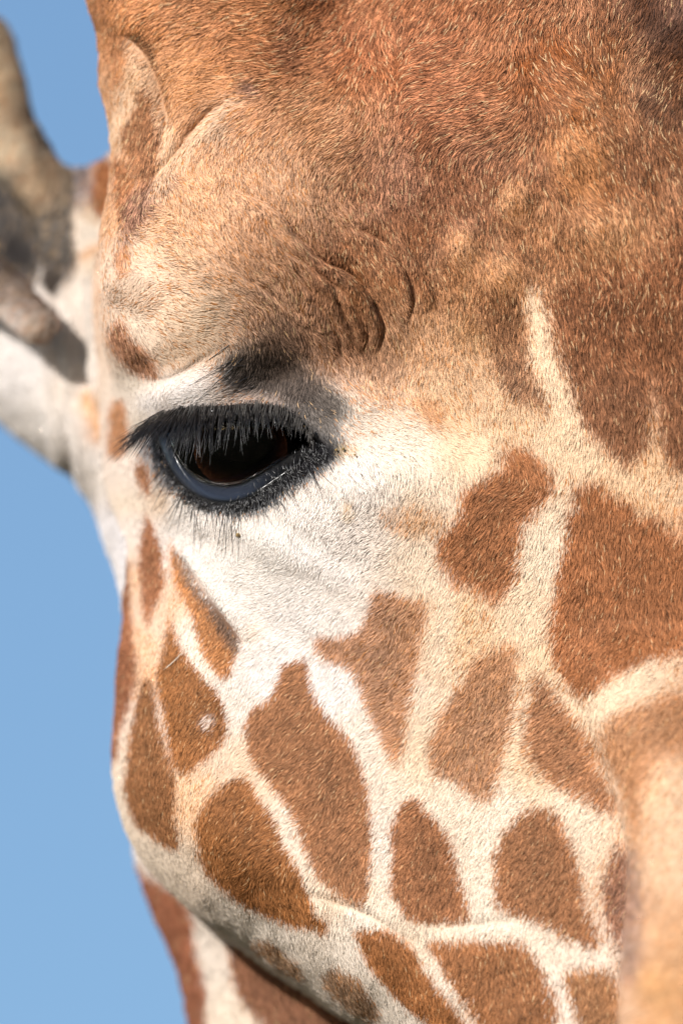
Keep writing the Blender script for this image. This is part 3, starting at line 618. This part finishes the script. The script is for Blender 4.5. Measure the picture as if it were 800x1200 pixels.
# ------------------------------------------------------------------ object helpers
def mesh_obj(name, verts, faces, material, parent=None, smooth=True, normals_ok=True):
    me = bpy.data.meshes.new(name); verts = np.asarray(verts, float)
    if isinstance(faces, np.ndarray):
        me.vertices.add(len(verts)); me.vertices.foreach_set('co', verts.ravel())
        k = faces.shape[1]; me.loops.add(faces.size); me.loops.foreach_set('vertex_index', faces.ravel().astype(np.int32))
        me.polygons.add(len(faces)); me.polygons.foreach_set('loop_start', np.arange(len(faces), dtype=np.int32)*k)
        me.update(calc_edges=True)
    else:
        me.from_pydata(verts.tolist(), [], faces)
    me.validate()
    me.polygons.foreach_set('use_smooth', [smooth]*len(me.polygons)); me.update()
    me.materials.append(material)
    o = bpy.data.objects.new(name, me); C.objects.link(o)
    if parent: o.parent = parent
    return o

# ------------------------------------------------------------------ setting
ang = np.linspace(0, 2*math.pi, 96, endpoint=False); rad = np.array([0, 2, 6, 15, 40, 100, 300, 900, 2400.])
gv = [(0, 0, 0)]; gf = []
for r in rad[1:]:
    for a in ang: gv.append((r*math.cos(a), r*math.sin(a), .12*math.sin(r*.7+a*5)*min(1, r/20)+.05*math.sin(a*9+r)))
for i in range(96):
    gf.append((0, 1+i, 1+(i+1) % 96))
    for k in range(len(rad)-2):
        a0 = 1+k*96+i; a1 = 1+k*96+(i+1) % 96; gf.append((a0, a0+96, a1+96, a1))
ground = mesh_obj('ground', gv, gf, ground_m); ground['kind'] = 'structure'

# ------------------------------------------------------------------ the giraffe
giraffe = bpy.data.objects.new('giraffe', None); C.objects.link(giraffe)
giraffe['label'] = 'giraffe with brown patches, long-lashed dark eye and one ear, head against blue sky'
giraffe['category'] = 'giraffe'

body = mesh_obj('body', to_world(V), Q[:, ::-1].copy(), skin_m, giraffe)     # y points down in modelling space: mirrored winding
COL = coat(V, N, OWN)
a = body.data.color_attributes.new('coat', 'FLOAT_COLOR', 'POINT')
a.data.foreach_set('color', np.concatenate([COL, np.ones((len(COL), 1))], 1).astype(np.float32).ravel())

# ---- fur: every hair a curve rooted on the skin
FLOW = [  # x, y, dx, dy (root to tip, as it lies on the skin)
    (220, 30, -1, .4), (320, 60, -1, .15), (260, 100, -.9, .5), (200, 130, -.5, .9), (150, 30, -.8, .7), (155, 150, -.3, 1), (150, 230, -.2, 1), (380, 60, -.8, .5), (440, 60, .1, 1), (440, 130, .3, 1), (520, 100, -.9, .3), (570, 130, -.9, .4), (400, 170, -.7, .7),
    (470, 220, .1, 1), (560, 230, .3, 1), (650, 90, .6, .9), (720, 100, .1, 1), (780, 70, -.5, .9), (680, 200, .6, .9), (770, 200, .2, 1), (640, 300, .1, 1), (740, 320, .1, 1), (740, 420, .15, 1), (600, 380, .2, 1),
    (180, 260, .9, .2), (200, 300, .9, .4), (160, 350, .97, -.1), (230, 370, .9, .2), (190, 400, .8, .4), (280, 240, .5, .9), (300, 300, .45, .9), (220, 230, .7, .6), (380, 260, .3, 1), (370, 330, .15, 1), (430, 320, .2, 1), (480, 330, .2, 1), (440, 400, .1, 1), (330, 380, .5, .9), (280, 350, .8, .6),
    (330, 430, .2, 1), (285, 462, -.9, .5), (230, 455, -.9, .3), (390, 480, .8, .7), (430, 500, 1, .4), (480, 510, 1, .4), (540, 525, .9, .5), (560, 470, .1, 1), (500, 430, .1, 1), (620, 460, .1, 1), (660, 500, .1, 1),
    (400, 545, .5, .9), (480, 580, -.2, 1), (520, 570, .1, 1), (430, 620, -.7, .7), (340, 600, -.1, 1), (270, 620, -.1, 1), (210, 590, -.6, .8), (300, 680, -.9, .5), (430, 720, -.7, .7), (370, 700, -.8, .6), (560, 610, -.6, .8), (600, 570, -.8, .3), (620, 545, .5, .9), (590, 650, -.6, .9), (640, 620, -.1, 1), (720, 640, 0, 1), (700, 740, -.3, 1), (780, 700, 0, 1), (760, 820, -.4, .9),
    (550, 850, -.4, 1), (460, 800, -.7, .8), (650, 880, -.8, .6), (500, 1000, -.5, .9), (630, 1020, -.5, .9), (700, 1000, -.3, 1), (550, 1130, 0, 1), (430, 1060, -.2, 1), (620, 1170, -.1, 1), (480, 1140, .2, 1), (700, 1150, -.1, 1),
    (380, 950, -.7, .8), (340, 850, -.8, .6), (290, 980, -.7, .8), (220, 820, -.5, .9), (180, 900, -.3, 1), (160, 720, 0, 1), (180, 650, .1, 1), (240, 720, -.2, 1), (200, 1020, -.3, 1), (320, 1080, -.2, 1), (400, 1150, 0, 1),
    (790, 1000, -.2, 1), (760, 1150, -.1, 1), (900, 800, 0, 1), (900, 300, .3, 1), (900, 1200, 0, 1), (140, 420, -.3, 1), (150, 480, -.2, 1), (160, 560, -.2, 1), (600, 0, -.3, 1), (300, -60, -1, .2), (200, -100, -.5, -.8)]
def flow(x, y):
    num = np.zeros((len(x), 2)); 
    for px, py, dx, dy in FLOW:
        l = math.hypot(dx, dy); w = 1/(((x-px)**2+(y-py)**2)/2500+.04)**1.6
        num[:, 0] += w*dx/l; num[:, 1] += w*dy/l
    return num
LENG = [(300, 50, 24), (500, 120, 22), (700, 150, 22), (250, 280, 19), (400, 320, 14), (470, 320, 15), (340, 330, 15), (430, 400, 16), (700, 400, 19), (170, 370, 15), (230, 455, 6), (320, 430, 15), (480, 530, 14), (400, 620, 9), (280, 650, 7), (220, 600, 7), (360, 545, 6), (600, 620, 14), (560, 850, 13), (720, 680, 15), (380, 900, 10), (250, 950, 10), (170, 800, 10), (500, 1000, 10), (560, 1130, 12), (400, 1150, 12), (200, 1010, 11), (780, 1000, 14), (300, 1090, 12), (150, 150, 16), (640, 1000, 11), (270, 600, 6)]
NH = 1000000
P4 = V[Q]; 
ar = .5*np.linalg.norm(np.cross(P4[:, 2]-P4[:, 0], P4[:, 3]-P4[:, 1]), axis=1)
ctr = P4.mean(1); nq = N[Q].mean(1)
ww = ar*np.clip(.25+nq[:, 2]*1.2, .06, 1)
outx = np.maximum(np.maximum(-ctr[:, 0], ctr[:, 0]-800), np.maximum(-ctr[:, 1], ctr[:, 1]-1200))
ww *= np.where(outx > 0, np.exp(-outx/70), 1)
ww *= np.where(np.isin(OWN[Q[:, 0]], [6, 7, 8]), .6, 1)
ww[nq[:, 2] < -.55] = 0
fi = rng.choice(len(Q), NH, p=ww/ww.sum())
u, v = rng.random(NH), rng.random(NH)
wts = np.stack([(1-u)*(1-v), u*(1-v), u*v, (1-u)*v], 1)
R0 = (P4[fi]*wts[..., None]).sum(1); RN = (N[Q[fi]]*wts[..., None]).sum(1); RN /= np.linalg.norm(RN, axis=1)[:, None]
ROWN = OWN[Q[fi, 0]]
keep = np.ones(NH, bool)
ne = (R0[:, 0] > 160) & (R0[:, 0] < 400) & (R0[:, 1] > 460) & (R0[:, 1] < 610) & (R0[:, 2] > -60)
keep[ne] = poly_sd(R0[ne, 0], R0[ne, 1], OPENING) < -1
R0, RN, ROWN = R0[keep], RN[keep], ROWN[keep]; NH = len(R0)
fl = flow(R0[:, 0], R0[:, 1])
em = np.isin(ROWN, [6, 7]); fl[em] = np.array([-.35, .6]) ; fl[ROWN == 8] = np.array([.1, 1])
th = np.arctan2(fl[:, 1], fl[:, 0])+.9*noise2(R0[:, 0]/16, R0[:, 1]/16, 1)+.7*noise2(R0[:, 0]/50, R0[:, 1]/50, 2)+rng.normal(0, .13, NH)
D = np.stack([np.cos(th), np.sin(th), np.zeros(NH)], 1)
D -= RN*(D*RN).sum(1)[:, None]; D /= np.linalg.norm(D, axis=1)[:, None]+1e-6
ln = np.zeros(NH); de = np.zeros(NH)
for px, py, l in LENG:
    w = 1/((R0[:, 0]-px)**2+(R0[:, 1]-py)**2+400)**1.5; ln += w*l; de += w
ln /= de; ln[ROWN == 7] = 20; ln[ROWN == 6] = 13; ln[ROWN == 8] = 16
ln *= (.85-.12*sstep(520, 400, R0[:, 1]))*rng.uniform(.65, 1.3, NH)
lift = rng.uniform(.14, .38, NH)+.25*noise2(R0[:, 0]/9, R0[:, 1]/9, 3)
side = np.cross(RN, D); curl = rng.normal(0, .09, NH)
NP = 4
pts = np.zeros((NH, NP, 3))
for k in range(NP):
    t = k/(NP-1)
    pts[:, k] = R0+D*(ln*t*(1-.08*t))[:, None]+RN*(ln*(lift*t*(1.35-.75*t))-.4)[:, None]+side*(curl*ln*t*t)[:, None]
hc = bpy.data.hair_curves.new('fur'); hc.add_curves([NP]*NH)
hc.attributes['position'].data.foreach_set('vector', to_world(pts).astype(np.float32).ravel())
rad_ = ((.25+.0085*ln)*rng.uniform(.7, 1.25, NH))/K
rp_ = np.array([1, 1, .8, .25])
ra = hc.attributes.get('radius') or hc.attributes.new('radius', 'FLOAT', 'POINT')
ra.data.foreach_set('value', (rad_[:, None]*rp_).astype(np.float32).ravel())
J = R0+np.concatenate([rng.normal(0, 2.6, (NH, 2))*(1+.8*sstep(450, 620, R0[:, 0]))[:, None], np.zeros((NH, 1))], 1)
hcol = coat(J, RN, ROWN)
lum = hcol.mean(1)
var = np.exp(rng.normal(0, .2, NH)+.25*noise2(R0[:, 0]/6, R0[:, 1]/6, 2))
hcol = hcol*np.where(lum > .5, 1+.22*(var-1), var**(1.35+.7*sstep(500, 420, R0[:, 1])))[:, None]
k = rng.random(NH)
tan = (lum > .22) & (lum < .62) & (k < .12)      # tan areas mix pale and orange hairs
hcol[tan] = lin((198, 132, 78))*rng.uniform(.8, 1.2, (tan.sum(), 1))
pale = (lum < .34) & (lum > .075) & (k > .985-.03*sstep(420, 340, R0[:, 1])); hcol[pale] = lin((226, 186, 140))*rng.uniform(.8, 1.05, (pale.sum(), 1))
dark = (lum < .3) & (lum > .03) & (k < .09+.09*sstep(500, 420, R0[:, 1])); hcol[dark] *= .42
fle = (lum > .45) & (rng.random(NH) < .16*gauss(R0[:, 0], R0[:, 1], 425, 600, 60, 55)+.004); hcol[fle] = lin((120, 108, 98))
hcol = np.clip(hcol, 0, 2); hcol *= np.minimum(1, .87/np.maximum(hcol.max(1), 1e-6))[:, None]
at_ = hc.attributes.new('coat', 'FLOAT_COLOR', 'CURVE')
at_.data.foreach_set('color', np.concatenate([hcol, np.ones((NH, 1))], 1).astype(np.float32).ravel())
an = hc.attributes.new('root_normal', 'FLOAT_VECTOR', 'CURVE')
an.data.foreach_set('vector', dir_world(RN).astype(np.float32).ravel())
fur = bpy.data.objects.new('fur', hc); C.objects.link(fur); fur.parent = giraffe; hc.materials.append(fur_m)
fur['kind'] = 'stuff'

# ---- tapered hairs as mesh (lashes, whiskers)
def hair_mesh(name, curves, material, parent, radius, segs=7, tip=.12):
    """curves: list of control polylines in modelling space"""
    vs_, fs_ = [], []
    for ci, (c, r) in enumerate(zip(curves, radius)):
        p = np.asarray(c, float); n = len(p); t = np.linspace(0, 1, n)
        for i in range(n):
            a = p[min(i+1, n-1)]-p[max(i-1, 0)]; a = a/(np.linalg.norm(a)+1e-9)
            u_ = np.cross(a, [0.3, .2, 1]); u_ /= np.linalg.norm(u_)+1e-9; v_ = np.cross(a, u_)
            rr = r*(1-(1-tip)*t[i]**1.4)
            for k_ in range(3):
                g = 2*math.pi*k_/3; vs_.append(p[i]+rr*(math.cos(g)*u_+math.sin(g)*v_))
        b0 = ci*n*3
        for i in range(n-1):
            for k_ in range(3):
                fs_.append((b0+i*3+k_, b0+i*3+(k_+1) % 3, b0+(i+1)*3+(k_+1) % 3, b0+(i+1)*3+k_))
    return mesh_obj(name, to_world(np.array(vs_)), fs_, material, parent)

def polyline_at(line, t):
    d = np.r_[0, np.cumsum(np.linalg.norm(np.diff(line, axis=0), axis=1))]; s = np.asarray(t)*d[-1]
    return np.stack([np.interp(s, d, line[:, 0]), np.interp(s, d, line[:, 1])], -1)

def bez(p0, p1, p2, n=8):
    t = np.linspace(0, 1, n)[:, None]; return (1-t)**2*p0+2*t*(1-t)*p1+t*t*p2

# eyeball
ER = 93.0; EC = np.array([283.0, 513.0, EYE_W-ER-6])
def sphere(c, r, nu=48, nv=32, squash=(1, 1, 1)):
    vs_, fs_ = [], []
    for j in range(nv+1):
        f_ = math.pi*j/nv
        for i in range(nu):
            g = 2*math.pi*i/nu
            vs_.append((c[0]+r*squash[0]*math.sin(f_)*math.cos(g), c[1]+r*squash[1]*math.sin(f_)*math.sin(g), c[2]+r*squash[2]*math.cos(f_)))
    for j in range(nv):
        for i in range(nu):
            fs_.append((j*nu+i, j*nu+(i+1) % nu, (j+1)*nu+(i+1) % nu, (j+1)*nu+i))
    return np.array(vs_), fs_
eye = bpy.data.objects.new('eye', None); C.objects.link(eye); eye.parent = giraffe
v_, f_ = sphere(EC, ER*.93); mesh_obj('eyeball', to_world(v_), f_, sclera_m, eye)
# iris: a shallow ring on the ball; pupil: a level oval
LOOK = np.array([-.02, .17, 1.0]); LOOK /= np.linalg.norm(LOOK)
Ux = np.cross([0, 1, 0], LOOK); Ux /= np.linalg.norm(Ux); Uy = np.cross(LOOK, Ux)
def on_ball(a_, b_, r):
    z = np.sqrt(np.maximum(r*r-a_*a_-b_*b_, 0)); return EC+a_[..., None]*Ux+b_[..., None]*Uy+z[..., None]*LOOK
nr, na = 10, 96
tt = np.linspace(0, 2*math.pi, na, endpoint=False)
vs_, ray = [], []
for i in range(nr+1):
    q = i/nr; A_ = (30+(54-30)*q)*np.cos(tt); B_ = (14+(48-14)*q)*np.sin(tt)
    vs_.append(on_ball(A_, B_, ER*.945)); ray.append(np.stack([tt*3, np.full(na, q), 0*tt], 1))
fs_ = [(i*na+k_, i*na+(k_+1) % na, (i+1)*na+(k_+1) % na, (i+1)*na+k_) for i in range(nr) for k_ in range(na)]
ir = mesh_obj('iris', to_world(np.concatenate(vs_)), fs_, iris_m, eye)
ra_ = ir.data.attributes.new('ray', 'FLOAT_VECTOR', 'POINT'); ra_.data.foreach_set('vector', np.concatenate(ray).astype(np.float32).ravel())
vs_ = [on_ball(np.array([0.]), np.array([0.]), ER*.94)]
for i in range(1, 6):
    q = i/5; vs_.append(on_ball(31*q*np.cos(tt), 15*q*np.sin(tt), ER*.942))
fs_ = [(0, 1+k_, 1+(k_+1) % na) for k_ in range(na)]+[(1+i*na+k_, 1+(i+1)*na+k_, 1+(i+1)*na+(k_+1) % na, 1+i*na+(k_+1) % na) for i in range(4) for k_ in range(na)]
mesh_obj('pupil', to_world(np.concatenate(vs_)), fs_, pupil_m, eye)
v_, f_ = sphere(EC, ER, 64, 48); mesh_obj('cornea', to_world(v_), f_, cornea_m, eye)

def ball_w(x, y):
    return EC[2]+np.sqrt(np.maximum(ER**2-(x-EC[0])**2-(y-EC[1])**2, 30.))
def band(name, outer, inner, material, parent, bulge, n=70, m=10, lift_in=4, lift_out=1):
    t = np.linspace(0, 1, n); o_ = polyline_at(outer, t); i_ = polyline_at(inner, t); rows = []
    wo = skin_w(o_[:, 0], o_[:, 1])+lift_out; wi = ball_w(i_[:, 0], i_[:, 1])+lift_in
    for j in range(m+1):
        q = j/m; xy = o_*(1-q)+i_*q; w_ = wo*(1-q)+wi*q+bulge*math.sin(math.pi*q**.8)*np.minimum(1, np.minimum(t, 1-t)*9)
        rows.append(np.concatenate([xy, w_[:, None]], 1))
    # roll the inner edge down onto the ball
    rows.append(np.concatenate([i_*1.0+(np.array([EC[0], EC[1]])-i_)*.02, (wi-lift_in-14)[:, None]], 1))
    P = np.stack(rows, 1); M = m+2
    fs = [(i*M+j, i*M+j+1, (i+1)*M+j+1, (i+1)*M+j) for i in range(n-1) for j in range(M-1)]
    o = mesh_obj(name, to_world(P.reshape(-1, 3)), fs, material, parent)
    qq = np.r_[np.linspace(0, 1, m+1), 1.05][None, :]; tq = t[:, None]
    qa = .40*sstep(.08, .45, tq)-.04
    tone = sstep(qa-.2, qa+.04, qq)*sstep(1.0, .86, qq)*sstep(.80, .50, tq)*sstep(0, .06, tq)*(1.5 if 'lower' in name else .25)
    o.data.attributes.new('tone', 'FLOAT', 'POINT').data.foreach_set('value', tone.astype(np.float32).ravel())
    return o
band('lower_eyelid', LOWER_OUT, LOWER_IN, lid_m, eye, 9)
UPPER_IN = smooth_open([(190, 504), (200, 500), (225, 496), (255, 494), (290, 492), (316, 494), (336, 500), (352, 507), (366, 514), (378, 518)])
band('upper_eyelid', LASH_LINE, UPPER_IN, lid_m, eye, 12)
# tear meniscus along the lower lid
tl = polyline_at(LOWER_IN, np.linspace(.08, .95, 60)); tl = tl+(np.array([276, 500])-tl)*.035
tw = ball_w(tl[:, 0], tl[:, 1])
vs_, fs_ = [], []
for i in range(60):
    for k_ in range(8):
        g = 2*math.pi*k_/8; vs_.append((tl[i, 0]+0.3*math.cos(g), tl[i, 1]+3.0*math.cos(g), tw[i]+3.0*math.sin(g)))
fs_ = [(i*8+k_, i*8+(k_+1) % 8, (i+1)*8+(k_+1) % 8, (i+1)*8+k_) for i in range(59) for k_ in range(8)]
mesh_obj('tear_line', to_world(np.array(vs_)), fs_, tear_m, eye)

# tear-film beads added along the lower lid's rim to make sun glints
vs_, fs_ = [], []
for i in range(46):
    t_ = rng.uniform(.55, .97) if i < 34 else rng.uniform(.1, .55); p_ = polyline_at(LOWER_IN, t_)+rng.normal(0, 1.2, 2)+np.array([0, rng.choice([-3, 2, 6])]); r_ = rng.uniform(.5, 1.15)
    a_, b_ = sphere((p_[0], p_[1], float(ball_w(p_[0], p_[1]))+5+rng.uniform(0, 2)), r_, 8, 6)
    fs_ += [tuple(k_+len(vs_) for k_ in q_) for q_ in b_]; vs_ += a_.tolist()
mesh_obj('tear_glint_beads', to_world(np.array(vs_)), fs_, tear_m, eye)['kind'] = 'stuff'

# upper lashes
lc, lr = [], []
for row in range(6):
    n = 66
    for i in range(n):
        t = (i+rng.uniform(0, 1))/n
        if row >= 3: t *= .32
        if t > .74 and rng.random() < .55+.4*(t > .84): continue
        p = polyline_at(LASH_LINE, t); x, y = p[0]+rng.normal(0, 1), p[1]+(row % 3)*3.0-2+rng.normal(0, 1)
        w_ = float(skin_w(x, min(y, LASH_LINE[:, 1].max()))[0])+6+(row % 3)*2
        # direction: straight down in the middle, raked back-left at the outer corner
        s_ = sstep(.42, .0, t)
        L = (22+36*sstep(.85, .35, t)-2*s_)*rng.uniform(.65, 1.2)
        ang_ = math.radians(96+44*s_+(9-5*s_)*math.sin(i*2.1)+rng.normal(0, 5+4*s_)-14*sstep(.6, .95, t))
        dx, dy = math.cos(ang_)*L, math.sin(ang_)*L
        out = L*rng.uniform(.55, .8)
        p0 = np.array([x, y, w_-4]); p1 = np.array([x+dx*.35-2*s_, y+dy*.30-3, w_+out*.8]); p2 = np.array([x+dx, y+dy*.95, w_+out])
        lc.append(bez(p0, p1, p2)); lr.append(rng.uniform(.42, .72))
hair_mesh('upper_eyelashes', lc, lash_m, eye, lr)['kind'] = 'stuff'
# short hairs over the lash roots, grey colour standing in for lash highlights
lc, lr = [], []
for i in range(330):
    t = rng.uniform(.03, .93); p = polyline_at(LASH_LINE, t); L = rng.uniform(9, 24)*(1-.4*sstep(.7, .95, t)); a0 = math.radians(100+42*sstep(.4, 0, t)+rng.normal(0, 9))
    y0 = p[1]+rng.uniform(-6, 9); wb = float(skin_w(p[0], min(y0, p[1]))[0])+15; dv = np.array([math.cos(a0), math.sin(a0)])*L; p = np.array([p[0], y0])
    lc.append(bez(np.array([*p, wb-5]), np.array([*(p+dv*.5), wb+L*.35]), np.array([*(p+dv), wb+L*.45]), 5)); lr.append(rng.uniform(.35, .55))
hair_mesh('lash_highlight_hairs', lc, simple('lash_highlight_grey', (.12, .11, .10), .4, .5), eye, lr)['kind'] = 'stuff'
# lower lashes: short fuzz and long sparse hairs
lc, lr = [], []
for i in range(46):
    t = rng.uniform(.12, .92); p = polyline_at(LOWER_OUT, t); off = rng.uniform(2, 16)
    x, y = p[0]+rng.normal(0, 3), p[1]+off
    s_ = sstep(.5, .1, t); ang_ = math.radians(88+45*s_-25*sstep(.55, .9, t)+rng.normal(0, 8)); L = rng.uniform(22, 66)*(1 if t < .6 else .6)
    dx, dy = math.cos(ang_)*L, math.sin(ang_)*L
    w0_ = float(skin_w(x, y)[0]); w1_ = float(skin_w(x+dx, y+dy)[0])
    lc.append(bez(np.array([x, y, w0_]), np.array([x+dx*.4, y+dy*.45, w0_+L*.35]), np.array([x+dx+rng.normal(0, 5), y+dy, w1_+L*rng.uniform(.1, .35)]))); lr.append(rng.uniform(.45, .75))
for i in range(620):
    t = rng.uniform(.04, .99); p = polyline_at(LOWER_OUT, t); q_ = polyline_at(LOWER_OUT, min(1, t+.02))-polyline_at(LOWER_OUT, max(0, t-.02)); q_ /= np.linalg.norm(q_)+1e-9
    nrm = np.array([-q_[1], q_[0]]); off = rng.normal(0 if t < .3 else 2, 5 if t < .6 else 8); L = rng.uniform(6, 15)
    a0 = p+nrm*off; wb = float(skin_w(*(p+nrm*max(off, 0)))[0])+1; dv = nrm*.85+q_*rng.normal(-.15, .4); a1 = a0+dv*L
    lc.append(bez(np.array([*a0, wb]), np.array([*(a0+dv*L*.5), wb+L*.4]), np.array([*a1, float(skin_w(*a1)[0])+L*.25]), 4)); lr.append(rng.uniform(.4, .62))
hair_mesh('lower_eyelashes', lc, lash_m, eye, lr)['kind'] = 'stuff'
# long stray brow hairs
lc, lr = [], []
for a_, m_, b_ in [((268, 404), (225, 437), (181, 466)), ((274, 421), (240, 440), (206, 462)), ((284, 420), (250, 452), (217, 482)), ((294, 440), (262, 456), (232, 476)), ((288, 428), (262, 430), (226, 434)), ((300, 452), (270, 462), (240, 470)),
                   ((182, 316), (205, 340), (236, 352))]:
    q = [np.array([*p_, float(skin_w(*p_)[0])+l_]) for p_, l_ in ((a_, 1), (m_, 16), (b_, 8))]
    lc.append(bez(*q, 9)); lr.append(.62)
hair_mesh('brow_whiskers', lc, lash_m, giraffe, lr)['kind'] = 'stuff'
pale_m = simple('pale_hair', (.75, .66, .54), .5, .4)
a_, m_, b_ = (186, 789), (204, 778), (222, 754)
q = [np.array([*p_, float(skin_w(*p_)[0])+l_]) for p_, l_ in ((a_, 1), (m_, 14), (b_, 12))]
hair_mesh('cheek_whisker', [bez(*q, 9)], pale_m, giraffe, [.9])
# dried crumbs in the coat
for x, y, r in [(279, 627, 2.8), (394, 527, 1.5), (402, 526, 1.7), (416, 533, 1.3), (176, 468, 2.0)]:
    v_, f_ = sphere((x, y, float(skin_w(x, y)[0])+5), r, 10, 7, (1, .8, .7)); v_ = v_+rng.normal(0, .3, v_.shape)
    mesh_obj('crumb', to_world(v_), f_, crumb_m, giraffe)
